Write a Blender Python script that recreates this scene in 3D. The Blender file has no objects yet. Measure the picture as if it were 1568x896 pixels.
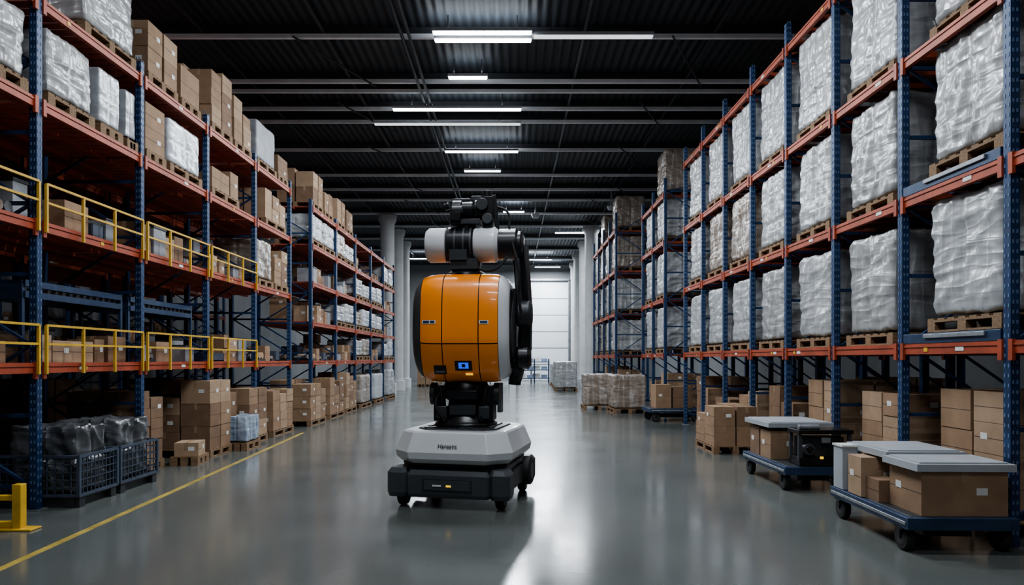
import bpy, math, random
from mathutils import Vector, Matrix, noise
R = random.Random(7)
S = bpy.context.scene
COL = S.collection

# ------------------------------------------------------------------ materials
def mk(name, color, rough=0.5, metal=0.0, var=0.0, vscale=4.0, bump=0.0, bscale=30.0, emis=None, es=0.0, coat=0.0, stretch=(1,1,1), spec=0.5):
    m = bpy.data.materials.new(name); m.use_nodes = True
    nt = m.node_tree; b = nt.nodes['Principled BSDF']
    b.inputs['Base Color'].default_value = (*color, 1)
    b.inputs['Roughness'].default_value = rough
    b.inputs['Metallic'].default_value = metal
    b.inputs['Coat Weight'].default_value = coat
    b.inputs['Specular IOR Level'].default_value = spec
    tc = nt.nodes.new('ShaderNodeTexCoord'); mp = nt.nodes.new('ShaderNodeMapping')
    mp.inputs['Scale'].default_value = stretch
    nt.links.new(tc.outputs['Object'], mp.inputs['Vector'])
    if var > 0:
        n = nt.nodes.new('ShaderNodeTexNoise'); n.inputs['Scale'].default_value = vscale; n.inputs['Detail'].default_value = 5
        nt.links.new(mp.outputs[0], n.inputs['Vector'])
        r = nt.nodes.new('ShaderNodeValToRGB')
        r.color_ramp.elements[0].position = 0.3; r.color_ramp.elements[1].position = 0.7
        r.color_ramp.elements[0].color = (*[max(0, c*(1-var)) for c in color], 1)
        r.color_ramp.elements[1].color = (*[min(1, c*(1+var)) for c in color], 1)
        nt.links.new(n.outputs['Fac'], r.inputs[0]); nt.links.new(r.outputs[0], b.inputs['Base Color'])
    if bump > 0:
        n2 = nt.nodes.new('ShaderNodeTexNoise'); n2.inputs['Scale'].default_value = bscale; n2.inputs['Detail'].default_value = 4
        nt.links.new(mp.outputs[0], n2.inputs['Vector'])
        bp = nt.nodes.new('ShaderNodeBump'); bp.inputs['Strength'].default_value = bump; bp.inputs['Distance'].default_value = 0.02
        nt.links.new(n2.outputs['Fac'], bp.inputs['Height']); nt.links.new(bp.outputs[0], b.inputs['Normal'])
    if emis:
        b.inputs['Emission Color'].default_value = (*emis, 1); b.inputs['Emission Strength'].default_value = es
    return m

M = {}
M['blue'] = mk('rack_blue', (0.016,0.042,0.105), 0.45, 0.2, 0.3, 6)
M['hole'] = mk('rack_hole', (0.09,0.15,0.27), 0.6)
M['orange'] = mk('rack_orange', (0.31,0.06,0.026), 0.5, 0.1, 0.25, 5)
M['deck'] = mk('rack_deck', (0.26,0.055,0.032), 0.6, 0.1, 0.3, 5)
M['galv'] = mk('galvanised_steel', (0.28,0.30,0.32), 0.45, 0.6, 0.2, 8)
M['yellow'] = mk('safety_yellow', (0.56,0.34,0.035), 0.45, 0, 0.15, 6)
M['wood'] = mk('pallet_wood', (0.20,0.125,0.07), 0.8, 0, 0.4, 9, 0.3, 40, stretch=(1,6,6))
M['c1'] = mk('carton_tan', (0.26,0.165,0.10), 0.8, 0, 0.14, 5, 0.1, 60)
M['c2'] = mk('carton_brown', (0.185,0.112,0.068), 0.8, 0, 0.16, 5, 0.1, 60)
M['c3'] = mk('carton_light', (0.33,0.225,0.145), 0.8, 0, 0.12, 5, 0.1, 60)
M['cd'] = mk('carton_dark', (0.08,0.06,0.05), 0.8, 0, 0.2, 5)
M['tape'] = mk('packing_tape', (0.29,0.20,0.125), 0.35)
M['white'] = mk('label_white', (0.6,0.6,0.58), 0.6)
M['greybox'] = mk('grey_box', (0.22,0.23,0.25), 0.5, 0, 0.15, 4, 0.3, 14)
M['dark'] = mk('dark_plastic', (0.025,0.028,0.032), 0.45, 0, 0.2, 8)
M['black'] = mk('black_metal', (0.014,0.014,0.016), 0.32, 0.3, 0.2, 8)
M['rubber'] = mk('rubber', (0.01,0.01,0.01), 0.75)
M['crate'] = mk('crate_blue_grey', (0.05,0.065,0.095), 0.5, 0, 0.2, 8)
M['cartblue'] = mk('cart_blue_steel', (0.03,0.055,0.11), 0.4, 0.3, 0.2, 8)
M['lid'] = mk('grey_lid', (0.33,0.35,0.375), 0.45, 0, 0.08, 4)
M['red'] = mk('red_lamp', (0.6,0.05,0.02), 0.4, emis=(1,0.1,0.03), es=0.6)
M['r_white'] = mk('robot_white', (0.58,0.59,0.61), 0.32, 0, 0.03, 3, coat=0.3)
M['r_grey'] = mk('robot_grey', (0.05,0.055,0.062), 0.4, 0, 0.1, 6)
M['r_orange'] = mk('robot_orange', (0.86,0.25,0.014), 0.33, 0, 0.04, 3, coat=0.35)
M['r_blue'] = mk('sensor_blue', (0.02,0.06,0.5), 0.3, emis=(0.03,0.12,1), es=0.9)
M['led'] = mk('led_yellow', (0.8,0.5,0.02), 0.3, emis=(1,0.6,0.05), es=0.8)
M['glass'] = mk('sensor_glass', (0.01,0.01,0.012), 0.1, 0, coat=0.6)
M['conc'] = mk('concrete_column', (0.52,0.53,0.54), 0.8, 0, 0.1, 2)
M['wall'] = mk('wall_panel', (0.20,0.21,0.22), 0.7, 0, 0.1, 1)
M['ceilbeam'] = mk('ceiling_beam', (0.78,0.81,0.85), 0.5, 0.0, 0.1, 2)
M['pipe'] = mk('ceiling_pipe', (0.06,0.065,0.075), 0.5, 0.4)
M['house'] = mk('fixture_housing', (0.4,0.42,0.45), 0.5)
M['tube'] = mk('lamp_tube', (1,1,1), 0.5, emis=(0.9,0.96,1.0), es=14)
M['tubedim'] = mk('lamp_tube_dim', (1,1,1), 0.5, emis=(0.9,0.96,1.0), es=0.9)
M['line'] = mk('floor_paint_yellow', (0.34,0.25,0.06), 0.5, 0, 0.35, 5)
M['door'] = mk('door_panel', (0.66,0.69,0.72), 0.5, 0, 0.03, 1)
M['doorline'] = mk('door_joint', (0.15,0.16,0.17), 0.5)
M['bluewrap'] = mk('blue_bottles', (0.24,0.30,0.42), 0.35, 0, 0.5, 25)

def wrapmat(name, color, under, mixlo=0.45, rough=0.38, bs=0.32):
    # glossy creased stretch film; the boxes under it show through faintly
    m = mk(name, color, rough, coat=0.55)
    nt = m.node_tree; b = nt.nodes['Principled BSDF']; b.inputs['Coat Roughness'].default_value = 0.2
    b.inputs['Subsurface Weight'].default_value = 0.0
    L = nt.links.new
    tc = nt.nodes.new('ShaderNodeTexCoord')
    def nz(rot, scl, s, det, dist):
        mp = nt.nodes.new('ShaderNodeMapping'); mp.inputs['Rotation'].default_value = rot; mp.inputs['Scale'].default_value = scl
        L(tc.outputs['Object'], mp.inputs[0])
        n = nt.nodes.new('ShaderNodeTexNoise'); n.inputs['Scale'].default_value = s; n.inputs['Detail'].default_value = det; n.inputs['Distortion'].default_value = dist; n.inputs['Roughness'].default_value=0.4
        L(mp.outputs[0], n.inputs['Vector'])
        a = nt.nodes.new('ShaderNodeMath'); a.operation='MULTIPLY_ADD'; a.inputs[1].default_value=2; a.inputs[2].default_value=-1; L(n.outputs['Fac'],a.inputs[0])
        c = nt.nodes.new('ShaderNodeMath'); c.operation='ABSOLUTE'; L(a.outputs[0],c.inputs[0])
        d = nt.nodes.new('ShaderNodeMath'); d.operation='SUBTRACT'; d.inputs[0].default_value=1; L(c.outputs[0],d.inputs[1])
        e = nt.nodes.new('ShaderNodeMath'); e.operation='POWER'; e.inputs[1].default_value=3; L(d.outputs[0],e.inputs[0])
        return e
    nv = nz((0.2,-0.25,0),(3.2,3.2,0.6),1.4,2,0.3)
    nd = nz((0.85,0.7,0.3),(0.8,0.8,4.0),1.5,2,0.4)
    add = nt.nodes.new('ShaderNodeMath'); add.operation='ADD'; L(nv.outputs[0],add.inputs[0]); L(nd.outputs[0],add.inputs[1])
    mr = nt.nodes.new('ShaderNodeMapRange'); mr.inputs[1].default_value=0.7; mr.inputs[2].default_value=1.9; mr.inputs[3].default_value=mixlo; mr.inputs[4].default_value=1.0
    L(add.outputs[0], mr.inputs[0])  # ridges lighten the base colour: streak highlights painted in along the creases
    vn = nt.nodes.new('ShaderNodeTexVoronoi'); vn.inputs['Scale'].default_value=2.6; vn.distance='CHEBYCHEV'; vn.inputs['Randomness'].default_value=0.3
    L(tc.outputs['Object'], vn.inputs['Vector'])
    ur = nt.nodes.new('ShaderNodeMix'); ur.data_type='RGBA'; ur.inputs[6].default_value=(*under,1); ur.inputs[7].default_value=(*[c*0.75 for c in under],1)
    sep = nt.nodes.new('ShaderNodeSeparateColor'); L(vn.outputs['Color'], sep.inputs[0]); L(sep.outputs[0], ur.inputs[0])
    mx = nt.nodes.new('ShaderNodeMix'); mx.data_type='RGBA'; mx.inputs[7].default_value=(*color,1)
    L(mr.outputs[0], mx.inputs[0]); L(ur.outputs[2], mx.inputs[6]); L(mx.outputs[2], b.inputs['Base Color'])
    bp = nt.nodes.new('ShaderNodeBump'); bp.inputs['Strength'].default_value = bs; bp.inputs['Distance'].default_value = 0.03
    L(add.outputs[0], bp.inputs['Height']); L(bp.outputs[0], b.inputs['Normal']); L(bp.outputs[0], b.inputs['Coat Normal'])
    return m
M['wrap'] = wrapmat('stretch_film', (0.40,0.41,0.42),(0.24,0.245,0.25))
M['wrap2'] = wrapmat('stretch_film_grey', (0.34,0.345,0.35),(0.21,0.20,0.19))
M['wrapb'] = wrapmat('stretch_film_carton', (0.32,0.29,0.265),(0.19,0.13,0.085),0.2)
M['wrapw'] = wrapmat('stretch_film_white', (0.44,0.46,0.49),(0.34,0.35,0.37),0.4,0.35,0.15)
M['wrapblue'] = wrapmat('stretch_film_bluish', (0.36,0.42,0.50),(0.12,0.17,0.26),0.2,0.3,0.3)
M['film'] = wrapmat('dark_film', (0.13,0.137,0.148),(0.03,0.032,0.035),0.1)

def floor_mat():
    m = bpy.data.materials.new('polished_concrete'); m.use_nodes = True
    nt = m.node_tree; b = nt.nodes['Principled BSDF']; L=nt.links.new
    tc = nt.nodes.new('ShaderNodeTexCoord')
    n1 = nt.nodes.new('ShaderNodeTexNoise'); n1.inputs['Scale'].default_value = 0.4; n1.inputs['Detail'].default_value = 7; n1.inputs['Roughness'].default_value = 0.5; n1.inputs['Distortion'].default_value=0.3
    L(tc.outputs['Object'], n1.inputs['Vector'])
    r = nt.nodes.new('ShaderNodeValToRGB')
    r.color_ramp.elements[0].position = 0.3; r.color_ramp.elements[0].color = (0.082,0.092,0.089,1)
    r.color_ramp.elements[1].position = 0.72; r.color_ramp.elements[1].color = (0.130,0.136,0.126,1)
    L(n1.outputs['Fac'], r.inputs[0])
    br = nt.nodes.new('ShaderNodeTexBrick'); br.offset = 0; br.inputs['Scale'].default_value = 1
    br.inputs['Brick Width'].default_value = 7; br.inputs['Row Height'].default_value = 7; br.inputs['Mortar Size'].default_value = 0.006
    br.inputs['Color1'].default_value = (1,1,1,1); br.inputs['Color2'].default_value = (0.96,0.96,0.97,1); br.inputs['Mortar'].default_value = (0.82,0.82,0.82,1)
    L(tc.outputs['Object'], br.inputs['Vector'])
    mx = nt.nodes.new('ShaderNodeMix'); mx.data_type = 'RGBA'; mx.blend_type = 'MULTIPLY'; mx.inputs[0].default_value = 1
    L(r.outputs[0], mx.inputs[6]); L(br.outputs[0], mx.inputs[7]); L(mx.outputs[2], b.inputs['Base Color'])
    n2 = nt.nodes.new('ShaderNodeTexNoise'); n2.inputs['Scale'].default_value = 0.9; n2.inputs['Detail'].default_value = 4
    L(tc.outputs['Object'], n2.inputs['Vector'])
    mr = nt.nodes.new('ShaderNodeMapRange'); mr.inputs[1].default_value=0.3; mr.inputs[2].default_value=0.7; mr.inputs[3].default_value = 0.13; mr.inputs[4].default_value = 0.21
    L(n2.outputs['Fac'], mr.inputs[0]); L(mr.outputs[0], b.inputs['Roughness'])
    b.inputs['Specular IOR Level'].default_value = 0.8
    n3 = nt.nodes.new('ShaderNodeTexNoise'); n3.inputs['Scale'].default_value = 3; n3.inputs['Detail'].default_value = 2
    L(tc.outputs['Object'], n3.inputs['Vector'])
    bp = nt.nodes.new('ShaderNodeBump'); bp.inputs['Strength'].default_value = 0.04; bp.inputs['Distance'].default_value = 0.02
    L(n3.outputs['Fac'], bp.inputs['Height']); L(bp.outputs[0], b.inputs['Normal'])
    return m
def ceil_mat():
    m = bpy.data.materials.new('corrugated_ceiling'); m.use_nodes = True
    nt = m.node_tree; b = nt.nodes['Principled BSDF']
    b.inputs['Roughness'].default_value = 0.6
    tc = nt.nodes.new('ShaderNodeTexCoord')
    w = nt.nodes.new('ShaderNodeTexWave'); w.bands_direction = 'X'; w.inputs['Scale'].default_value = 1.6
    nt.links.new(tc.outputs['Object'], w.inputs['Vector'])
    r = nt.nodes.new('ShaderNodeValToRGB')
    r.color_ramp.elements[0].color = (0.012,0.016,0.021,1); r.color_ramp.elements[1].color = (0.028,0.035,0.044,1)
    nt.links.new(w.outputs['Fac'], r.inputs[0]); nt.links.new(r.outputs[0], b.inputs['Base Color'])
    bp = nt.nodes.new('ShaderNodeBump'); bp.inputs['Distance'].default_value = 0.03
    nt.links.new(w.outputs['Fac'], bp.inputs['Height']); nt.links.new(bp.outputs[0], b.inputs['Normal'])
    return m
M['floor'] = floor_mat(); M['ceil'] = ceil_mat()

# ------------------------------------------------------------------ mesh builder
class MB:
    def __init__(s): s.v=[]; s.f=[]; s.mi=[]; s.mats=[]
    def m(s, k):
        if k not in s.mats: s.mats.append(k)
        return s.mats.index(k)
    def add(s, vs, fs, k):
        o=len(s.v); s.v += [tuple(p) for p in vs]
        i=s.m(k)
        for f in fs: s.f.append(tuple(o+a for a in f)); s.mi.append(i)
    def box(s, c, d, k, rz=0, R=None):
        x,y,z=[a/2 for a in d]
        vs=[Vector(p) for p in [(-x,-y,-z),(x,-y,-z),(x,y,-z),(-x,y,-z),(-x,-y,z),(x,-y,z),(x,y,z),(-x,y,z)]]
        T = R if R is not None else Matrix.Rotation(rz,3,'Z')
        vs=[T@p+Vector(c) for p in vs]
        s.add(vs,[(0,3,2,1),(4,5,6,7),(0,1,5,4),(1,2,6,5),(2,3,7,6),(3,0,4,7)],k)
    def rod(s, p0, p1, w, h, k):
        p0=Vector(p0); p1=Vector(p1); d=p1-p0; L=d.length
        s.box((p0+p1)/2,(w,h,L),k,R=d.to_track_quat('Z','Y').to_matrix())
    def cyl(s, p0, p1, r, k, seg=20, r1=None):
        p0=Vector(p0); p1=Vector(p1); r1=r if r1 is None else r1
        q=(p1-p0).to_track_quat('Z','Y').to_matrix()
        a=[q@Vector((math.cos(2*math.pi*i/seg)*r,math.sin(2*math.pi*i/seg)*r,0))+p0 for i in range(seg)]
        b=[q@Vector((math.cos(2*math.pi*i/seg)*r1,math.sin(2*math.pi*i/seg)*r1,0))+p1 for i in range(seg)]
        s.loft([a,b],k)
    def turned(s, c, axis, prof, k, seg=28):
        c=Vector(c); q=Vector(axis).to_track_quat('Z','Y').to_matrix()
        s.loft([[q@Vector((math.cos(2*math.pi*i/seg)*r,math.sin(2*math.pi*i/seg)*r,o))+c for i in range(seg)] for o,r in prof],k)
    def loft(s, rings, k, cap=True):
        n=len(rings[0]); vs=[p for r in rings for p in r]; fs=[]
        for j in range(len(rings)-1):
            for i in range(n):
                fs.append((j*n+i,j*n+(i+1)%n,(j+1)*n+(i+1)%n,(j+1)*n+i))
        if cap: fs.append(tuple(range(n))[::-1]); fs.append(tuple((len(rings)-1)*n+i for i in range(n)))
        s.add(vs,fs,k)
    def mesh(s, name, smooth=False):
        me=bpy.data.meshes.new(name); me.from_pydata(s.v,[],s.f)
        for k in s.mats: me.materials.append(M[k])
        me.polygons.foreach_set('material_index', s.mi)
        if smooth:
            me.shade_smooth(); me.set_sharp_from_angle(angle=math.radians(38))
        me.update(); return me
    def obj(s, name, loc=(0,0,0), rz=0, smooth=False, bevel=0, parent=None):
        return place(s.mesh(name,smooth), name, loc, rz, bevel, parent)
def place(me, name, loc=(0,0,0), rz=0, bevel=0, parent=None):
    o=bpy.data.objects.new(name, me); COL.objects.link(o); o.location=loc; o.rotation_euler=(0,0,rz)
    if bevel:
        b=o.modifiers.new('bevel','BEVEL'); b.width=bevel; b.segments=2; b.limit_method='ANGLE'; b.angle_limit=math.radians(40)
    if parent: o.parent=parent
    return o

# ------------------------------------------------------------------ room
YB=50; YF=-10; XL=-12; XR=10.5; H=8.5
b=MB(); b.box(((XL+XR)/2,(YB+YF)/2,-0.1),(XR-XL+0.6,YB-YF+0.6,0.2),'floor'); b.obj('floor')
b=MB(); b.box(((XL+XR)/2,(YB+YF)/2,H+0.1),(XR-XL+0.6,YB-YF+0.6,0.2),'ceil'); b.obj('ceiling')
for nm,c,d in [('wall_left',(XL-0.1,(YB+YF)/2,H/2),(0.2,YB-YF,H)),('wall_right',(XR+0.1,(YB+YF)/2,H/2),(0.2,YB-YF,H)),
               ('wall_back',((XL+XR)/2,YB+0.1,H/2),(XR-XL,0.2,H)),('wall_front',((XL+XR)/2,YF-0.1,H/2),(XR-XL,0.2,H))]:
    b=MB(); b.box(c,d,'wall'); b.obj(nm)
b=MB()
for i in range(6): b.box((2.3,YB-0.08,0.6+i*1.2),(3.6,0.12,1.14),'door')
for i in range(6): b.box((2.3,YB-0.08,1.2+i*1.2),(3.6,0.1,0.06),'doorline')
for x in (0.45,4.15): b.box((x,YB-0.1,3.65),(0.12,0.18,7.3),'galv')
b.box((2.3,YB-0.1,7.4),(3.8,0.18,0.14),'galv')
for i in range(6):
    b.box((-0.9,YB-0.03,0.6+i*1.2),(2.4,0.05,1.14),'conc')
b.obj('door_1')
beams=MB()
for yy in (-6,-1,4,9,14.2,16.5,17.1,18.3,19.3,21.9,24.9,27,28.8,31.5,34.5,38,42,46):
    beams.box(((XL+XR)/2,yy,H-0.19),(XR-XL,0.08,0.085),'ceilbeam')
    beams.box(((XL+XR)/2,yy,H-0.07),(XR-XL,0.04,0.14),'pipe')
beams.obj('trim_1')
pl=MB()
for x in (-9,-6.4,-3.9,1.5,4.2,7):
    pl.box((x,(YB+YF)/2,H-0.11),(0.06,YB-YF-1,0.06),'pipe')
for x in (-2.1,-2.25): pl.cyl((x,8,H-0.3),(x,48,H-0.3),0.035,'pipe',10)
for i in range(9):
    y=14+i*3.6
    pl.rod((-4.5,y,H-0.28),(-3.3,y+2.6,H-0.28),0.03,0.03,'pipe'); pl.rod((3.3,y,H-0.28),(4.6,y+2.6,H-0.28),0.03,0.03,'pipe')
pl.obj('ceiling_pipework')

# ------------------------------------------------------------------ lights
PW=0.82
def lamp(x0,x1,y,power,dim=False,double=False,z=8.06,up=0.06):
    b=MB(); L=x1-x0
    rows=(-0.16,0.16) if double else (0,)
    for r in rows:
        b.box((0,r,0.05),(L,0.16,0.06),'house'); b.box((0,r,0.005),(L-0.04,0.11,0.03),'tubedim' if dim else 'tube')
    for sx in (-L*0.35,L*0.35): b.rod((sx,0,0.08),(sx,0,H-z),0.02,0.02,'pipe')
    if double:
        for sx in (-L*0.35,L*0.35): b.box((sx,0,0.09),(0.05,0.4,0.02),'house')
    o=b.obj('linear_ceiling_light',((x0+x1)/2,y,z))
    if power>0:
        for zz,pw,rx in ((-0.04,power*PW,0),(0.13,power*PW*up,math.pi)):  # second, upward light is added to brighten the ceiling beams
            if pw<=0: continue
            l=bpy.data.lights.new('lamp_light','AREA'); l.shape='RECTANGLE'; l.size=L; l.size_y=0.3 if rx==0 else 0.1; l.energy=pw; l.color=(0.88,0.94,1.0)
            lo=bpy.data.objects.new('lamp_light',l); COL.objects.link(lo); lo.parent=o; lo.location=(0,0,zz); lo.rotation_euler=(rx,0,0)
lamp(-1.58,0.4,13.7,440,double=True)
lamp(0.42,2.84,13.7,0,dim=True)
lamp(-1.47,-0.56,15.7,120)
lamp(-3.1,0.25,17.7,340)
lamp(-3.8,0.25,18.8,0,dim=True)
lamp(-2.1,0.2,21.3,360)
lamp(-1.65,-0.38,23.5,200)
lamp(-0.4,0.55,30,520)
lamp(2.2,3.85,35,450)
lamp(4.8,6.1,34,150)
lamp(0.6,2.6,44.5,1000)
lamp(-3.4,-1.6,40,500)  # extra lamp added to brighten the far end
lamp(-6.6,-5.2,44,400)
lamp(-1.5,1.5,9.6,520,double=True)
lamp(-1.5,1.5,5.0,330,double=True)
lamp(-1.5,1.5,0.0,240,double=True)
lamp(-1.5,1.5,-5.5,180,double=True)
lamp(1.6,3.4,48.0,560)  # added lamp, brightens the door and far wall
# unseen lamps added in the aisles behind, to brighten the rack interiors
for y in (6.5,12.5,20): lamp(-9.6,-8.3,y,170,up=0)
for y in (7.5,14.5): lamp(8.0,9.4,y,130,up=0)
w=bpy.data.worlds.new('world'); S.world=w; w.use_nodes=True
w.node_tree.nodes['Background'].inputs[0].default_value=(0.05,0.06,0.075,1); w.node_tree.nodes['Background'].inputs[1].default_value=0.2
S.view_settings.view_transform='AgX'
try: S.view_settings.look='AgX - Medium High Contrast'
except Exception: pass
for (x,y) in [(1.0,29),(4.0,27.5)]:
    z=7.7
    b=MB(); b.turned((0,0,0),(0,0,1),[(-0.12,0.02),(-0.1,0.12),(0,0.17),(0.05,0.17),(0.07,0.03),(H-z-.002,0.03)],'house'); b.obj('dome_camera',(x,y,z),smooth=True)

# ------------------------------------------------------------------ racks
def rack(name, X, sgn, ys, depth, levels, top, slats, holes=True, rails=()):
    b=MB(); pw=0.085
    def bx(c,d,k,**a): b.box((c[0]*sgn,c[1],c[2]),d,k,**a)
    for y in ys:
        for xi in (0.045,depth-0.045):
            bx((xi,y,top/2),(0.08,pw,top),'blue')
            bx((xi,y,0.006),(0.15,0.16,0.012),'galv')
        if holes:
            n=int(top/0.085)
            for i in range(n):
                z=0.1+i*0.085
                for dy in (-0.022,0.022): bx((0.004,y+dy,z),(0.004,0.014,0.032),'hole')
                for dx in (0.028,0.062): bx((dx,y-pw/2,z+0.03),(0.014,0.004,0.032),'hole')
        z=0.25; k=0
        while z<top-0.2:
            b.rod((0.08*sgn,y,z),((depth-0.08)*sgn,y,z),0.03,0.04,'blue')
            z2=min(z+0.75,top-0.1)
            a,c=(0.08,depth-0.08) if k%2==0 else (depth-0.08,0.08)
            b.rod((a*sgn,y,z),(c*sgn,y,z2),0.03,0.03,'blue'); z+=0.75; k+=1
    for i in range(len(ys)-1):
        y0,y1=ys[i],ys[i+1]; L=y1-y0-pw; ym=(y0+y1)/2
        for li,z in enumerate(levels):
            for xi in (0.03,depth-0.03):
                bx((xi,ym,z-0.055),(0.05,L,0.11),'orange'); bx((xi,ym,z-0.03),(0.07,L,0.02),'orange')
            for yy in (y0+pw/2+0.02,y1-pw/2-0.02): bx((0.0,yy,z-0.08),(0.03,0.05,0.18),'orange')
            if R.random()<0.5: bx((0.003,ym+R.uniform(-.4,.4),z-0.06),(0.006,0.12,0.045),'white')
            if R.random()<0.3: bx((0.003,ym+R.uniform(-.6,.6),z-0.06),(0.006,0.06,0.05),'yellow')
            if slats:
                n=int(L/0.15)
                for j in range(n): bx((depth/2,y0+pw/2+L*(j+.5)/n,z-0.015),(depth-0.12,L/n-0.02,0.03),'deck')
                for xx in (0.35,0.7): bx((depth*xx,ym,z-0.05),(0.04,L,0.04),'orange')
            else:
                for t in (0.12,0.37,0.63,0.88): bx((depth/2,y0+pw/2+L*t,z-0.03),(depth-0.1,0.07,0.06),'orange')
    for (i,z,h) in rails:
        y0,y1=ys[i]+0.06,ys[i+1]-0.06
        for t in (0.0,0.33,0.66,1.0):
            y=y0+(y1-y0)*t; bx((-0.03,y,z+h/2-0.06),(0.028,0.028,h+0.12),'yellow')
        for zz in (z+h,z+h*0.5): bx((-0.03,(y0+y1)/2,zz),(0.022,y1-y0,0.024),'yellow')
    return b.obj(name,(X,0,0))

LX=-5.0; LL=[1.56,3.07,4.36,5.45]; LD=1.4
lys=[3.11,5.17,7.23,9.25,11.25,13.35,15.46]
rails=[(i,1.56,0.4) for i in (1,2,3,4)]+[(i,3.07,0.4) for i in (1,2,3,4)]
rack('pallet_rack',LX,-1,lys,LD,LL,5.62,True,rails=rails)
lys2=[17.1,19.5,21.9,24.3,26.7,29.1]
rack('pallet_rack',LX,-1,lys2,LD,[1.56,2.55,3.55,4.5,5.45],5.6,True,holes=False)
rack('pallet_rack',LX-LD-0.25,-1,lys,LD,LL,5.62,True,holes=False)
rack('pallet_rack',LX-LD-3.6,-1,lys+[17.5,19.6,21.7,23.8],1.3,LL,5.62,False,holes=False)
RX=4.2; RL=[1.76,3.33,4.82,6.4]; RD=1.25
rys=[4.25,5.8,7.4,8.95,10.5,12.05,13.6,15.15,16.7]
rack('pallet_rack',RX,1,rys,RD,RL,6.75,False)
rys2=[18.9,20.5,22.1]; rack('pallet_rack',RX,1,rys2,RD,[1.76,3.3,4.9,6.2],6.6,False,holes=False)
rys3=[25.2,26.9,28.6,30.3,32.0]; rack('pallet_rack',RX-0.4,1,rys3,RD,[1.76,3.3,4.9,6.4],7.0,False,holes=False)
rack('pallet_rack',RX+RD+0.25,1,rys,RD,RL,6.75,False,holes=False)

# ------------------------------------------------------------------ pallets & goods
def pallet(b, w, l, z=0):
    for j in range(7): b.box((0,-l/2+0.05+(l-0.1)*j/6,z+0.131),(w,0.1 if l>0.8 else 0.07,0.018),'wood')
    for x in (-w/2+0.05,0,w/2-0.05):
        b.box((x,0,z+0.111),(0.1,l,0.022),'wood'); b.box((x,0,z+0.01),(0.1,l,0.02),'wood')
        for y in (-l/2+0.06,0,l/2-0.06): b.box((x,y,z+0.06),(0.1,0.12,0.08),'wood')
PH=0.14
def film(b,w,l,hh,z0,seed,k,amp=1.0,n=34):
    off=Vector((seed*13.1,seed*7.7,seed*3.3)); layers=max(2,round(hh/0.4))
    ox,oy=noise.noise(off)*0.2,noise.noise(off*1.3)*0.2
    def shape(p):
        x,y,z=p; e=18
        m=(abs(x)**e+abs(y)**e+abs(z)**e)**(1/e); q=Vector((x,y,z))/m
        v=Vector((q.x*w/2*0.985,q.y*l/2*0.985,q.z*hh/2))
        nn=Vector((q.x**7,q.y**7,q.z**7*0.7)).normalized()
        zz=(q.z*0.5+0.5)
        li=int(min(layers-1,zz*layers))
        a=noise.noise(Vector((q.x*0.8,q.y*0.8,li*3.7))+off)*0.03*amp + noise.noise((v+off)*1.6)*0.02*amp
        d=Vector((v.x*1.2+v.z*1.8,v.y*1.2-v.z*1.4,v.z*4+v.x*2.4+v.y*3))
        c=1-abs(noise.noise(d*1.1+off)); a+=(c**5)*0.020*amp
        c2=1-abs(noise.noise(Vector((v.x*5+v.z*.8,v.y*5-v.z*.8,v.z*1.0))+off)); a+=(c2**6)*0.018*amp
        a-=(1-abs(math.sin(math.pi*layers*zz)))**8*0.016*amp
        if abs(q.z)<0.98:
            t=(q.y-oy) if abs(q.x)>abs(q.y) else (q.x-ox)
            a-=math.exp(-(t/0.06)**2)*0.024*amp
        a-=0.03
        v=v+nn*a; v.z=max(v.z,-hh/2)
        return (v.x,v.y,v.z+hh/2+z0)
    vid={}; vs=[]; fs=[]
    def V(i,j,kk):
        key=(i,j,kk)
        if key not in vid: vid[key]=len(vs); vs.append(shape((2*i/n-1,2*j/n-1,2*kk/n-1)))
        return vid[key]
    for i in range(n):
        for j in range(n):
            fs.append((V(i,j,n),V(i+1,j,n),V(i+1,j+1,n),V(i,j+1,n)))
            fs.append((V(i,j,0),V(i,j+1,0),V(i+1,j+1,0),V(i+1,j,0)))
            fs.append((V(i,0,j),V(i+1,0,j),V(i+1,0,j+1),V(i,0,j+1)))
            fs.append((V(i,n,j),V(i,n,j+1),V(i+1,n,j+1),V(i+1,n,j)))
            fs.append((V(0,i,j),V(0,i,j+1),V(0,i+1,j+1),V(0,i+1,j)))
            fs.append((V(n,i,j),V(n,i+1,j),V(n,i+1,j+1),V(n,i,j+1)))
    b.add(vs,fs,k)
def wrapped_mesh(name, w, l, h, seed, k='wrap', amp=1.0, n=34):
    b=MB(); pallet(b,w,l); film(b,w,l,h-PH,PH,seed,k,amp,n)
    me=b.mesh(name); me.shade_smooth(); me.set_sharp_from_angle(angle=math.radians(60)); return me

def carton(b, c, d, rz=0, k=None):
    k=k or R.choice(['c1','c1','c2','c3'])
    x,y,z=c; w,l,h=d
    b.box((x,y,z+h/2),(w,l,h),k,rz)
    T=Matrix.Rotation(rz,3,'Z')
    def loc(v): v=T@Vector(v); return (x+v.x,y+v.y,z+v.z)
    b.box(loc((0,0,h+0.001)),(0.05,l+0.004,0.003),'tape',rz)
    for s in (-1,1): b.box(loc((0,s*(l/2+0.001),h-0.05)),(0.05,0.003,0.1),'tape',rz)
    for s in (-1,1): b.box(loc((s*(w/2+0.001),0,h*0.5)),(0.002,l,0.004),'cd',rz)
    if R.random()<0.5 and min(w,l)>0.18:
        for s in (-1,1): b.box(loc((s*(w/2+0.001),l*0.2,h*0.55)),(0.003,min(.09,l*.3),min(.06,h*.3)),'white',rz)
        b.box(loc((w*0.2,-l/2-0.001,h*0.55)),(min(.09,w*.3),0.003,min(.06,h*.3)),'white',rz)
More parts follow.
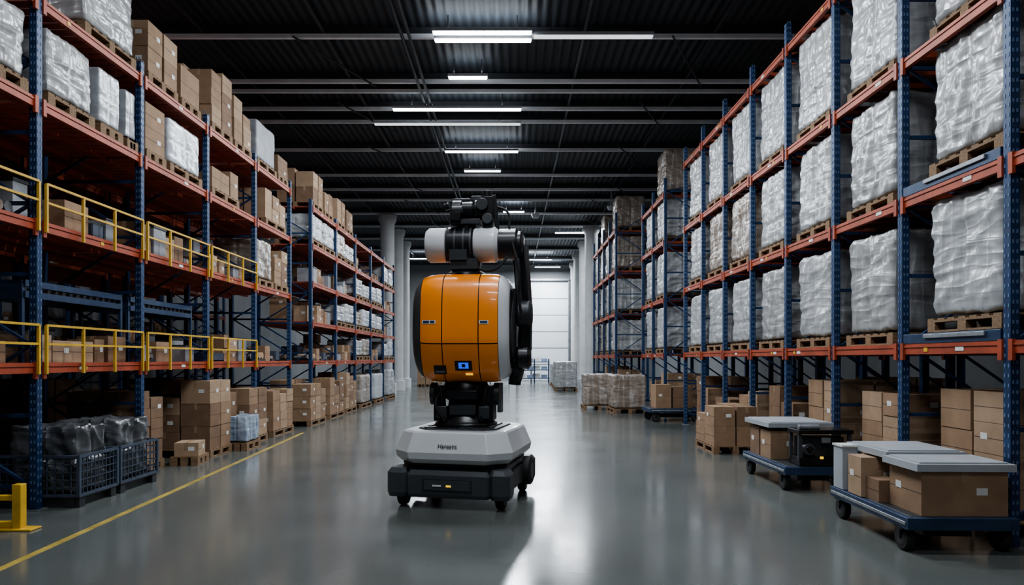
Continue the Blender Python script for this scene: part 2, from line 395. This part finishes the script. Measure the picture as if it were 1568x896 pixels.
def cartons_mesh(name, w, l, h, nx, ny, seed, pal=True, rag=True, k=None):
    global R
    old=R; R=random.Random(seed)
    b=MB(); z0=0
    if pal: pallet(b,w,l); z0=PH
    hh=h-z0
    for i in range(nx):
        for j in range(ny):
            cw=w/nx; cl=l/ny; nz=max(1,round(hh/R.uniform(0.28,0.45)))
            top=hh*(1 if not rag else R.choice([1,1,0.9,0.75]))
            kk=k or R.choice(['c1','c2','c3','c1'])
            z=z0
            for q in range(nz):
                ch=top/nz; carton(b,(-w/2+cw*(i+.5),-l/2+cl*(j+.5),z),(cw-R.uniform(.015,.05),cl-R.uniform(.015,.05),ch-0.004),0,kk if R.random()<.6 else None); z+=ch
    R=old
    return b.mesh(name)

WR=[wrapped_mesh('shrink_wrapped_pallet',1.12,1.06,1.34,s,k) for s,k in ((1,'wrap'),(2,'wrap2'),(3,'wrap'),(4,'wrapb'),(5,'wrap'))]
WR3=[wrapped_mesh('shrink_wrapped_pallet',1.12,1.06,1.5,s+10,k) for s,k in ((1,'wrap'),(2,'wrap2'),(3,'wrap'))]
WN='shrink_wrapped_pallet'
for i in range(len(rys)-1):
    ym=rys[i]+0.66; far=i>=5
    for li,z in enumerate(RL[:3]):
        me=R.choice(WR3) if li==2 else R.choice(WR[:3]+[WR[4]] if not far else WR)
        zz=z
        if i==1 and li<2:
            zz=z+0.11
            s=MB(); 
            for x in (.0,.4,.85,1.15): s.box((x,0,.05),(.06,1.46,.1),'cartblue')
            for y in (-.7,-.35,0,.35,.7): s.box((.58,y,.05),(1.1,.06,.08),'cartblue')
            s.box((-.04,-.1,.07),(.02,.9,.04),'galv')
            s.obj('steel_shelf_frame',(RX+.03,6.6,z),bevel=.004)
        place(me,WN,(RX+0.63,ym+R.uniform(-.03,.03)+(0.12 if i>1 else 0),zz),R.choice([0,math.pi]))
    if i>0:
        for li,z in enumerate(RL[:3]):
            if R.random()<0.7: place(R.choice(WR),WN,(RX+RD+0.9,rys[i]+0.8,z),0)
for ys,lv,X in ((rys2,[1.76,3.3,4.9],RX),(rys3,[1.76,3.3,4.9],RX-0.4)):
    for i in range(len(ys)-1):
        for z in lv: place(R.choice(WR),WN,(X+0.63,ys[i]+0.82,z),R.choice([0,math.pi]))
for y in (18.9+0.8,26.0,29.4): place(WR[3],WN,((RX if y<22 else RX-0.4)+0.63,y,6.2 if y<22 else 6.4),0)
CS=[cartons_mesh('carton_pallet',1.0,1.0,h,2,2,s) for s,h in ((1,1.2),(2,1.0),(3,1.3),(4,0.85),(5,1.15))]
CN='carton_pallet'
for i in range(len(rys)-1):
    place(CS[(i*2+1)%5] if i!=1 else CS[2],CN,(RX+0.72,rys[i]+0.78,0),R.choice([0,math.pi/2,math.pi]))
    if i%2==0: place(R.choice(CS),CN,(RX+RD+0.95,rys[i]+0.78,0),0)
for i in range(2): place(CS[i],CN,(RX+0.68,rys2[i]+0.8,0))
for i in range(4): place(CS[i],CN,(RX+0.28,rys3[i]+0.85,0))
place(cartons_mesh(CN,0.75,1.15,0.8,2,2,31),CN,(3.75,12.0,0))
place(wrapped_mesh(WN,1.0,1.0,1.15,41,'wrapb'),WN,(2.75,21.9,0)); place(wrapped_mesh(WN,1.0,1.1,1.15,42,'wrapb'),WN,(3.45,20.6,0),0.05)
place(WR3[0],WN,(2.7,34.5,0)); place(WR3[1],WN,(2.8,37,0)); place(WR[2],WN,(2.9,39.5,0)); place(WR[4],WN,(2.9,42,0))

# ---- left goods
def boxunit(name,y0,y1,z,h,k,X=LX,w=0.95,pal=True,dx=0.02):
    l=y1-y0-0.06
    if k in M:
        me=wrapped_mesh(WN,w,l,h,int(y0*10)%97,k,0.35 if k in('wrapw','greybox') else 0.8,24); n=WN
    else:
        me=cartons_mesh(CN,w,l,h,2,max(1,round(l/0.45)),int(y0*17)%89,pal); n=CN
    return place(me,n,(X-dx-w/2,(y0+y1)/2,z))
for y0,y1,h,k in [(5.3,6.2,1.0,'wrap'),(6.3,7.12,0.85,'wrap2'),(7.36,8.25,0.86,'wrap2'),(8.3,8.85,0.85,'wrapw'),(8.88,9.2,0.8,'wrapw'),(9.35,9.95,0.8,'c'),(10.0,11.1,0.84,'wrapw'),(11.4,12.6,0.6,'c'),(13.9,15.2,0.75,'c')]:
    boxunit('g',y0,y1,4.36,h,k)
for y0,y1,h,k in [(5.4,6.6,0.9,'wrap2'),(8.0,9.15,1.0,'wrap2'),(9.4,10.3,0.85,'c'),(10.35,11.05,0.65,'c'),(11.4,12.3,1.12,'c'),(12.35,13.2,0.95,'c'),(13.45,14.6,0.95,'greybox'),(14.65,15.35,0.7,'c')]:
    boxunit('g',y0,y1,5.45,h,k)
def clutter(name,y0,y1,z,X=LX,dep=LD,hmax=0.8,dx=0.1,seed=0,dens=1):
    global R
    old=R; R=random.Random(seed); b=MB()
    for row in (0,1):
        y=y0+0.1
        while y<y1-0.35:
            l=R.uniform(0.22,0.5); l=min(l,y1-0.08-y)
            if R.random()<0.88*dens:
                h=R.uniform(0.22,hmax*(0.6+0.4*row)); w=0.42; x=-(dx+0.25+row*0.58)
                t=R.random()
                if t<0.5:
                    z_=0
                    nn=max(1,round(h/0.28))
                    for q in range(nn): carton(b,(x,y+l/2,z_),(w-R.uniform(0,.08),l-0.03,h/nn-0.003)); z_+=h/nn
                elif t<0.7: 
                    b.box((x,y+l/2,h*.45),(w,l-.03,h*.9),'greybox'); b.box((x,y+l/2,h*.93),(w+.02,l-.015,h*.06),'dark')
                elif t<0.85:
                    b.box((x,y+l/2,0.02),(w,l-.03,0.04),'dark')
                    for q in range(3): b.cyl((x-w*.4,y+l*(.2+.3*q),0.04+l*.15),(x+w*.4,y+l*(.2+.3*q),0.04+l*.15),l*.14,R.choice(['galv','wrapb','c3']),12)
                else:
                    b.box((x,y+l/2,0.01),(w,l-.03,0.02),'crate')
                    for s in(-1,1): b.box((x,y+l/2+s*(l/2-.03),h*.25),(w,0.02,h*.5),'crate'); b.box((x+s*(w/2-.01),y+l/2,h*.25),(0.02,l-.05,h*.5),'crate')
                    b.box((x,y+l/2,h*.2),(w-.06,l-.1,h*.3),R.choice(['c3','wrapb','yellow']))
            y+=l
    R=old
    if b.v: b.obj(name,(X,0,z))
for i in range(len(lys)-1):
    for z in (1.56,3.07):
        if z==3.07 and i==5:
            boxunit('g',13.5,14.4,z,.95,'wrapb'); boxunit('g',14.45,15.35,z,.9,'c'); continue
        clutter('shelf_cartons',lys[i]+.05,lys[i+1]-.05,z,seed=int(i*10+z),hmax=0.8 if not(i in(2,3) and z==1.56) else 0.6)
        clutter('shelf_cartons',lys[i]+.05,lys[i+1]-.05,z,X=LX-LD-.25,seed=int(i*10+z)+100,hmax=1.0)
    clutter('shelf_cartons',lys[i]+.05,lys[i+1]-.05,4.36,X=LX-LD-.25,seed=i+300,hmax=0.8)
for i in range(5):
    for z,hm in ((1.56,.8),(2.55,.8),(3.55,.8),(4.5,.8),(5.45,.8)):
        if z>5:
            if i<2: boxunit('g',lys2[i]+.15,lys2[i]+1.1,z,1.0-.2*i,'c'); boxunit('g',lys2[i]+1.2,lys2[i]+2.1,z,.7,'c')
            continue
        if R.random()<0.6: clutter('shelf_cartons',lys2[i]+.05,lys2[i+1]-.05,z,seed=int(i*10+z)+50,hmax=hm)
        else:
            for q in (0.62,1.78):
                me=wrapped_mesh(WN,0.95,1.05,R.uniform(.6,.82),i+3,R.choice(['wrap','wrapw','wrapb']),1,20); place(me,WN,(LX-.5,lys2[i]+q,z))
for i in (2,3):
    b=MB(); y0,y1=.1,lys[i+1]-.1-lys[i]
    for x in (0,-.66):
        for z in (0,0.12): b.box((x,(y0+y1)/2,z),(0.05,y1-y0,0.07),'cartblue')
    for y in (y0,y1): b.box((-0.35,y,0.05),(0.7,0.05,0.2),'cartblue')
    for q in range(14): b.cyl((-0.65,y0+.07+q*(y1-y0-.14)/13,0.06),(-0.03,y0+.07+q*(y1-y0-.14)/13,0.06),0.028,'galv',8)
    for y in (y0-.01,y1+.01):
        for x in (-.01,-.65): b.box((x,y,-0.315),(0.04,0.04,0.85),'cartblue')
    b.obj('roller_conveyor_shelf',(LX-0.25,lys[i],2.3))
def wirecrate(y, l, x=-5.08, seed=0):
    b=MB(); w,h=0.86,0.42
    pz=0.13
    for s in (-1,1): b.box((s*.33,0,0.05),(0.1,l,0.1),'dark'); b.box((0,s*(l/2-.06),0.05),(w,0.1,0.1),'dark')
    b.box((0,0,0.115),(w,l,0.03),'dark')
    for s in (-1,1):
        for q in range(11):
            t=-w/2+w*q/10; b.box((t,s*l/2,pz+h/2),(0.010,0.010,h),'crate')
            t=-l/2+l*q/10; b.box((s*w/2,t,pz+h/2),(0.010,0.010,h),'crate')
        for q in range(6):
            zz=pz+h*q/5; th=0.03 if q in(0,5) else 0.010
            b.box((0,s*l/2,zz),(w+.02,th,th),'crate'); b.box((s*w/2,0,zz),(th,l+.02,th),'crate')
        for t in(-1,1): b.box((s*w/2,t*l/2,pz+h/2),(.035,.035,h),'crate')
    film(b,w-.10,l-.10,.76,pz,seed,'film',1.4,28)
    b.obj('wire_mesh_crate',(x,y,0),smooth=True)
wirecrate(7.68,.70,seed=3); wirecrate(8.52,.84,seed=5)
def lf(y0,y1,h,k='c',X=-4.85,w=1.0): boxunit('x',y0,y1,0,h,k,X=X,w=w,dx=0)
lf(9.35,10.15,1.15,'c',X=-5.15)
b=MB(); pallet(b,.4,.5); carton(b,(0,0,.14),(.34,.42,.2),.1,'c3'); b.obj('carton_pallet',(-4.93,10.45,0),0.1)
lf(10.95,11.85,1.25); lf(11.95,12.5,1.1,X=-5.0)
place(wrapped_mesh(WN,.36,.66,.62,9,'wrapblue',.5,20),WN,(-4.79,12.2,0))
lf(12.6,13.6,1.05); lf(13.85,15.2,.95); lf(16.1,17.5,1.1,X=-4.75); lf(18,19.6,1.1,X=-4.8); lf(20,21.4,1.2); lf(22,23.6,1.1,'wrapb'); lf(24.4,25.9,1.1,'wrapw'); lf(26.9,28.4,1.2,'wrap')
lf(5.3,6.4,1.0,'greybox',X=-5.3)
for i in range(2,6): place(R.choice(CS),CN,(LX-LD-.25-.7,lys[i]+1,0))
for i in range(0,9):
    for z in (0,1.56,3.07,4.36):
        if R.random()<.6: place(R.choice(CS[1:2]+CS[3:4]),CN,(LX-LD-3.6-.62,(lys+[17.5,19.6,21.7,23.8])[i]+1,z))

b=MB(); p0=Vector((-3.72,2.5,0)); p1=Vector((-4.53,14.8,0)); d=(p1-p0).normalized(); nrm=Vector((-d.y,d.x,0))*0.035
lo=[p0-nrm,p0+nrm,p1+nrm,p1-nrm]; hi=[v+Vector((0,0,.003)) for v in lo]
b.add(lo+hi,[(0,1,2,3),(7,6,5,4),(0,4,5,1),(1,5,6,2),(2,6,7,3),(3,7,4,0)],'line'); b.obj('floor_marking_line')
b=MB(); b.box((0,0,.01),(.32,.16,.02),'yellow'); b.box((0,0,.22),(.085,.085,.42),'yellow'); b.box((-.3,0,.05),(.5,.06,.06),'yellow'); b.box((-.3,0,.3),(.5,.05,.05),'yellow'); b.box((-.56,0,.22),(.085,.085,.42),'yellow'); b.box((-.56,0,.01),(.2,.16,.02),'yellow')
b.obj('rack_guard_post',(-4.62,6.4,0),bevel=0.008)

# ------------------------------------------------------------------ columns & far things
for x,y in ((-5.75,31.5),(-5.9,35),(-6.1,38.5),(3.95,34),(4.1,38.5),(4.2,43),(4.35,47)):
    b=MB(); b.turned((0,0,0),(0,0,1),[(0,.42),(.5,.42),(.52,.32),(H-.7,.32),(H-.5,.42),(H-.3,.42)],'conc',24); b.obj('concrete_column',(x,y,0),smooth=True)
for x,y in ((0.9,45.5),(1.9,46.5),(-0.8,44)):
    b=MB(); 
    for s in(-.6,.6):
        for t in(-.3,.3): b.box((s,t,.8),(.06,.06,1.6),'blue')
    for z in(.3,.85,1.4): b.box((0,0,z),(1.3,.7,.05),'cartblue'); b.box((-.25,0,z+.165),(.5,.5,.28),'white'); b.box((.3,0,z+.135),(.4,.5,.22),'bluewrap')
    b.obj('storage_shelf',(x,y,0))
for i,(x,y) in enumerate(((-5.0,42),(-4.2,44),(-5.0,40))): place(CS[i] if i else WR[4],CN if i else WN,(x,y,0))

# ------------------------------------------------------------------ carts
def wheel(b,c,r,w=.07):
    b.turned(c,(1,0,0),[(-w/2,r*.55),(-w/2,r*.88),(-w*.35,r),(w*.35,r),(w/2,r*.88),(w/2,r*.55)],'rubber',22)
    b.turned(c,(1,0,0),[(-w*.55,r*.25),(-w*.52,r*.55),(w*.52,r*.55),(w*.55,r*.25)],'r_grey',16)
def cart(name,loc,rz,w,l,items,extra=None,deck=0.30,r=.11):
    b=MB()
    for s in(-1,1):
        b.box((s*(w/2-.03),0,deck-.05),(.06,l,.10),'cartblue'); b.box((0,s*(l/2-.03),deck-.05),(w-.12,.06,.10),'cartblue')
        b.box((s*(w/2+.004),0,deck-.05),(.01,l*.96,.03),'galv')
        for t in(-1,1):
            wheel(b,(s*(w/2-.06),t*(l/2-.16),r),r); b.box((s*(w/2-.06),t*(l/2-.16),deck-.10+.0),(.12,.14,.03),'black')
            for q in(-1,1): b.box((s*(w/2-.06)+q*.05,t*(l/2-.16),(deck-.1+r)/2),(.012,.06,deck-.1-r+.02),'black')
    b.box((0,0,deck-.01),(w-.1,l-.1,.03),'dark')
    for q in range(5): b.box((0,-l/2+.2+q*(l-.4)/4,deck-.07),(w-.12,.05,.05),'cartblue')
    b.box((0,0,.14),(w*.45,l*.7,.08),'black')
    o=b.obj(name,loc,rz,bevel=0.004,smooth=True)
    g=MB()
    for it in items: it(g)
    g.obj('cargo',(0,0,deck+.006),bevel=0.004,parent=o)
    if extra: extra(o)
def C(x,y,w,l,h,k=None,rz=0,z=0): return lambda g: carton(g,(x,y,z),(w,l,h),rz,k)
def LIDF(x,y,z,w,l):
    def f(g):
        g.box((x,y,z+.03),(w,l,.06),'lid'); g.box((x,y,z+.065),(w-.08,l-.08,.015),'lid')
    return f
cart('platform_cart',(3.70,6.28,0),-0.03,.90,1.45,[C(.04,-.42,.70,.5,.37,'c1'),LIDF(.04,-.42,.37,.80,.56),C(-.22,-.02,.34,.24,.20,'c2'),C(-.25,.24,.36,.26,.37,'c3'),C(.2,.12,.4,.5,.38,'c1'),LIDF(0.06,.30,.39,.72,.78) ,C(.15,.52,.5,.26,.38,'c2'),
    lambda g:[g.box((-.35,.57,.21),(.18,.2,.42),'lid'),g.box((-.35,.57,.43),(.2,.22,.02),'white')]])
def agv(o):
    b=MB()
    b.box((.0,0,.05),(.62,.34,.1),'black'); b.box((0,.02,.22),(.5,.26,.24),'dark'); b.box((0,-.02,.41),(.66,.36,.05),'black')
    for s in(-1,1):
        b.cyl((s*.2,-.11,.2),(s*.2,-.19,.2),.07,'r_grey',18); b.cyl((s*.2,-.19,.2),(s*.2,-.2,.2),.045,'glass',18)
        b.rod((s*.3,-.14,.05),(s*.3,-.14,.42),.04,.04,'r_grey'); b.rod((s*.3,.12,.05),(s*.3,.12,.42),.04,.04,'r_grey')
    b.box((.0,-.17,.31),(.1,.05,.06),'galv'); b.box((.27,-.18,.12),(.05,.02,.03),'red'); b.box((-.05,-.18,.1),(.04,.02,.03),'led')
    b.cyl((-.3,-.1,.46),(-.05,-.1,.46),.035,'galv',12)
    b.obj('drive_unit',(.06,-.55,.31),parent=o,bevel=.006,smooth=True)
cart('platform_cart',(3.72,8.95,0),0.0,.88,1.5,[C(-.2,.05,.36,.36,.36,'c1'),C(.2,.05,.36,.36,.4,'c3'),C(-.2,.45,.36,.34,.38,'c2'),C(.2,.45,.38,.36,.38,'c1'),LIDF(0,.28,.41,.84,.9)],agv)
cart('platform_cart',(4.15,17.78,0),math.pi/2+.05,.9,1.35,[C(-.1,-.2,.5,.5,.55,'c2'),C(-.1,.3,.5,.4,.6,'c1'),C(.3,-.3,.2,.3,.3,'c3'),lambda g:g.box((.3,.25,.12),(.2,.3,.24),'bluewrap')],deck=.34)

# ------------------------------------------------------------------ robot
rob=bpy.data.objects.new('mobile_manipulator_robot',None); COL.objects.link(rob); rob.location=(-0.53,7.92,0); rob.rotation_euler=(0,0,math.radians(-5))
base=[]
def ring(w,l,ch,z,cx=0,cy=0):
    w/=2;l/=2
    return [(cx+a,cy+c,z) for a,c in ((-w+ch,-l),(w-ch,-l),(w,-l+ch),(w,l-ch),(w-ch,l),(-w+ch,l),(-w,l-ch),(-w,-l+ch))]
b=MB()
b.loft([ring(1.04,1.14,.08,.12),ring(1.10,1.20,.08,.16),ring(1.10,1.20,.08,.40),ring(1.02,1.1,.1,.45)],'black')
for sx in(-1,1):
    for sy in(-1,1):
        b.loft([ring(.17,.22,.03,.12,sx*.52,sy*.55),ring(.2,.25,.04,.17,sx*.52,sy*.55),ring(.2,.25,.04,.38,sx*.52,sy*.55),ring(.15,.2,.03,.43,sx*.51,sy*.54)],'r_grey')
b.loft([ring(.80,.07,.02,.12,0,-.61),ring(.84,.1,.02,.16,0,-.61),ring(.84,.1,.02,.36,0,-.61),ring(.78,.06,.02,.41,0,-.6)],'r_grey')
b.box((0,-.664,.26),(.5,.008,.13),'dark'); b.box((0,-.668,.26),(.46,.006,.1),'r_grey')
b.box((.02,-.674,.255),(.05,.006,.02),'led'); b.box((-.1,-.674,.255),(.09,.004,.018),'white'); 
b.box((.57,0,.3),(.05,.7,.18),'r_grey'); b.box((-.57,0,.3),(.05,.7,.18),'r_grey')
base.append(b.obj('chassis',parent=rob,bevel=.006))
b=MB()
for sx in(-1,1):
    for sy in(-1,1): wheel(b,(sx*.5,sy*.5,.1),.1,.08); b.box((sx*.5,sy*.5,.19),(.1,.12,.08),'black')
for sx in (-1,1): wheel(b,(sx*.62,.22,.3),.165,.09); b.cyl((sx*.55,.22,.3),(sx*.60,.22,.3),.07,'black')
base.append(b.obj('wheels',parent=rob,smooth=True))
b=MB()
b.loft([ring(1.10,1.20,.18,.475),ring(1.20,1.30,.20,.53),ring(1.22,1.32,.20,.60),ring(1.08,1.18,.17,.80),ring(1.04,1.14,.16,.82)],'r_white')
b.loft([ring(1.08,1.18,.17,.44),ring(1.08,1.18,.17,.48)],'black')
base.append(b.obj('cover',parent=rob,bevel=.012))
b=MB()
b.loft([ring(.84,.9,.12,.815),ring(.80,.86,.12,.835)],'dark')
b.box((-.2,-.37,.84),(.25,.06,.012),'black'); b.box((.14,-.37,.84),(.2,.05,.012),'r_grey')
for s in(-1,1): b.box((s*.32,0,.84),(.03,.5,.02),'r_grey')
base.append(b.obj('top_plate',parent=rob,bevel=.004))
cu=bpy.data.curves.new('badge','FONT'); cu.body='Hanaatic'; cu.size=.062; cu.extrude=.002; cu.align_x='CENTER'
to=bpy.data.objects.new('badge_text',cu); COL.objects.link(to); to.parent=rob; cu.materials.append(M['dark'])
rzb=math.radians(-8)
for o in base: o.rotation_euler=(0,0,rzb); o.scale=(1.1,1.08,1.0)
tp=Matrix.Rotation(rzb,3,'Z')@Vector((0.0,-.643*1.08-.008,.655)); to.location=tp; to.rotation_euler=(math.radians(70),0,rzb)
b=MB()
b.turned((0,0,0),(0,0,1),[(.83,.36),(.87,.36),(.90,.31),(.95,.29),(1.0,.22),(1.12,.2),(1.16,.26),(1.26,.28),(1.34,.24),(1.4,.2)],'black',36)
for s in(-1,1):
    b.box((s*.30,-.05,1.1),(.08,.34,.4),'black'); b.cyl((s*.33,-.05,1.2),(s*.40,-.05,1.2),.13,'dark',24); b.box((s*.24,-.22,1.0),(.12,.12,.14),'dark')
    b.rod((s*.2,-.26,.9),(s*.26,-.2,1.28),.05,.05,'black')
b.box((0,-.24,1.03),(.3,.1,.12),'dark'); b.box((0,-.26,1.2),(.34,.12,.1),'black')
b.box((.38,.15,1.15),(.06,.1,.35),'galv')
b.obj('pedestal',parent=rob,bevel=.008,smooth=True)
ZC,HH,BD,NE=1.95,.615,.52,3.8
def sc(x): 
    # rounder outer flank towards the grey side, squarer towards the white side
    p=6 if x<0 else 8
    return max(0.0,1-(min(abs(x),.5799)/.58)**p)**.3
def bz(z): 
    t=(z-ZC)/HH
    return BD*(1-.22*max(0,-t-.25)/.75-.06*max(0,t))
def P(x,a,off=0):
    s=sc(x)
    c,sn=math.cos(a),math.sin(a)
    m=(abs(c)**NE+abs(sn)**NE)**(-1/NE)
    z=ZC+sn*m*(HH*s+off); y=c*m*(bz(z)*s+off)
    return (x,y,z)
def tube(b,x0,x1,k,off=0,n=6,seg=64,cap=True):
    b.loft([[P(x0+(x1-x0)*i/n,2*math.pi*j/seg,off) for j in range(seg)] for i in range(n+1)],k,cap)
def front(x,z,off):
    s=sc(x); t=min(.999,abs((z-ZC)/(HH*s))); y=-(bz(z)*s)*(1-t**NE)**(1/NE)
    return (x,y-off,z)
b=MB()
tube(b,-.565,.555,'black',-.016,24)
tube(b,-.578,-.44,'r_grey',0,10); tube(b,.425,.535,'r_white',0,10)
for x0,x1 in((-.434,-.197),(-.186,.203),(.214,.419)): 
    seg=60
    for part in(0,1):
        n=8; vs=[];fs=[]
        for i in range(n+1):
            x=x0+(x1-x0)*i/n
            a0,a1=(-.28,math.pi+.28) if part==0 else (math.pi+.30,2*math.pi-.30)
            vs+=[P(x,a0+(a1-a0)*j/seg,0.0) for j in range(seg+1)]
        for i in range(n):
            for j in range(seg): fs.append((i*(seg+1)+j,(i+1)*(seg+1)+j,(i+1)*(seg+1)+j+1,i*(seg+1)+j+1))
        b.add(vs,fs,'r_orange')
def patch(x0,x1,z0,z1,k,off):
    n=6; vs=[];fs=[]
    for i in range(n+1):
        for j in range(n+1): vs.append(front(x0+(x1-x0)*i/n,z0+(z1-z0)*j/n,off))
    for i in range(n):
        for j in range(n): fs.append((i*(n+1)+j,(i+1)*(n+1)+j,(i+1)*(n+1)+j+1,i*(n+1)+j+1))
    b.add(vs,fs,k)
patch(-.41,-.26,1.985,2.025,'white',.004); patch(-.40,-.33,1.992,2.018,'cartblue',.006); patch(-.32,-.27,1.992,2.018,'cartblue',.006)
patch(.22,.32,1.98,2.02,'white',.004); patch(.23,.31,1.988,2.012,'cartblue',.006)
patch(-.3,-.16,1.43,1.53,'black',.004); patch(-.28,-.18,1.45,1.51,'glass',.006)
patch(-.06,.13,1.47,1.58,'black',.005); patch(-.02,.09,1.495,1.56,'r_blue',.008); patch(.015,.055,1.51,1.545,'glass',.010)
patch(.05,.13,1.42,1.445,'led',.005)
b.obj('orange_housing',parent=rob,smooth=True)
b=MB(); zs=2.92
b.turned((0,0,0),(0,0,1),[(2.5,.26),(2.58,.24),(2.62,.17),(2.8,.17)],'black',28)
b.box((0,-.1,2.68),(.3,.2,.12),'dark')
b.turned((-.47,0,zs),(1,0,0),[(0,.12),(.015,.175),(.05,.2),(.24,.2),(.25,.185)],'r_white',36)
b.turned((-.22,0,zs),(1,0,0),[(0,.185),(.02,.205),(.3,.205),(.32,.185)],'black',36)
b.turned((.10,0,zs),(1,0,0),[(0,.19),(.02,.205),(.24,.205),(.28,.17)],'r_white',36)
b.turned((.36,0,zs),(1,0,0),[(0,.15),(.03,.18),(.22,.18),(.27,.13),(.275,.05)],'black',36)
for a in (-.12,-.02,.06): b.turned((a,0,zs),(1,0,0),[(0,.212),(.02,.212)],'r_grey',36)
b.box((-.06,-.17,2.78),(.2,.12,.12),'dark')
b.obj('shoulder_joint',parent=rob,smooth=True)
b=MB()
b.cyl((0,0,3.05),(0,0,3.2),.11,'black',24); b.box((0,-.02,3.17),(.36,.24,.06),'dark')
b.turned((-.17,-.02,3.32),(1,0,0),[(0,.08),(.02,.12),(.12,.12),(.14,.1),(.26,.1),(.28,.12),(.36,.12),(.38,.08)],'black',28)
b.cyl((-.14,-.16,3.3),(-.02,-.16,3.3),.045,'r_grey',16); b.box((-.1,-.15,3.22),(.12,.1,.1),'black')
b.box((.26,0,3.28),(.12,.2,.36),'black'); b.cyl((.2,-.11,3.36),(.2,-.16,3.36),.07,'dark',20); b.cyl((.26,-.1,3.2),(.26,-.15,3.2),.06,'r_grey',20)
b.cyl((.24,0,3.44),(.24,0,3.54),.06,'black',16); b.box((.12,0,3.45),(.12,.1,.06),'dark'); b.rod((.32,.02,3.5),(.36,.02,3.1),.03,.05,'black')
b.box((-.05,0,3.44),(.2,.1,.03),'r_grey'); b.cyl((-.2,0,3.38),(-.26,0,3.36),.04,'black',14)
b.obj('sensor_head',parent=rob,smooth=True,bevel=.006)
b=MB()
b.turned((.52,0,2.9),(1,0,0),[(0,.15),(.03,.17),(.12,.17),(.15,.13)],'black',28)
b.rod((.63,0,2.9),(.68,-.02,2.15),.11,.16,'black'); b.rod((.60,-.09,2.75),(.63,-.1,2.2),.05,.05,'r_grey')
b.turned((.59,-.02,2.12),(1,0,0),[(0,.13),(.02,.16),(.15,.16),(.18,.11)],'dark',28)
b.cyl((.53,-.02,2.12),(.62,-.02,2.12),.1,'black',20)
b.rod((.68,-.02,2.12),(.66,.04,1.62),.11,.15,'black'); b.rod((.75,-.02,2.1),(.74,.03,1.7),.03,.08,'r_grey')
b.turned((.58,.04,1.62),(1,0,0),[(0,.11),(.02,.14),(.14,.14),(.17,.09)],'black',28)
b.rod((.64,.04,1.62),(.57,.06,1.36),.10,.12,'dark'); b.cyl((.57,.06,1.42),(.56,.06,1.30),.07,'black',18)
b.rod((.57,-.12,2.4),(.57,-.15,1.75),.04,.06,'black')
b.turned((.52,0,1.95),(1,0,0),[(0,.38),(.04,.36),(.06,.28)],'r_grey',32)
b.obj('side_arm',parent=rob,smooth=True,bevel=.008)
for i,pts in enumerate([[(.54,-.16,2.95),(.63,-.24,2.6),(.63,-.2,2.3),(.66,-.16,2.05)],[(.1,-.1,2.65),(.35,-.25,2.6),(.5,-.2,2.75)],[(.3,.1,3.4),(.48,.05,3.3),(.5,.0,3.1)],[(-.2,-.2,1.3),(-.3,-.3,1.1),(-.2,-.28,.9)]]):
    cu=bpy.data.curves.new('cable','CURVE'); cu.dimensions='3D'; cu.bevel_depth=.014; sp=cu.splines.new('BEZIER'); sp.bezier_points.add(len(pts)-1)
    for q,p in zip(sp.bezier_points,pts): q.co=p; q.handle_left_type=q.handle_right_type='AUTO'
    o=bpy.data.objects.new('cable',cu); COL.objects.link(o); o.parent=rob; cu.materials.append(M['rubber'])

# ------------------------------------------------------------------ camera
cam=bpy.data.cameras.new('camera'); cam.lens=24; cam.sensor_width=36; cam.shift_y=0.065; cam.clip_end=200
co=bpy.data.objects.new('camera',cam); COL.objects.link(co); co.location=(0,0,1.6); co.rotation_euler=(math.pi/2,0,0); S.camera=co
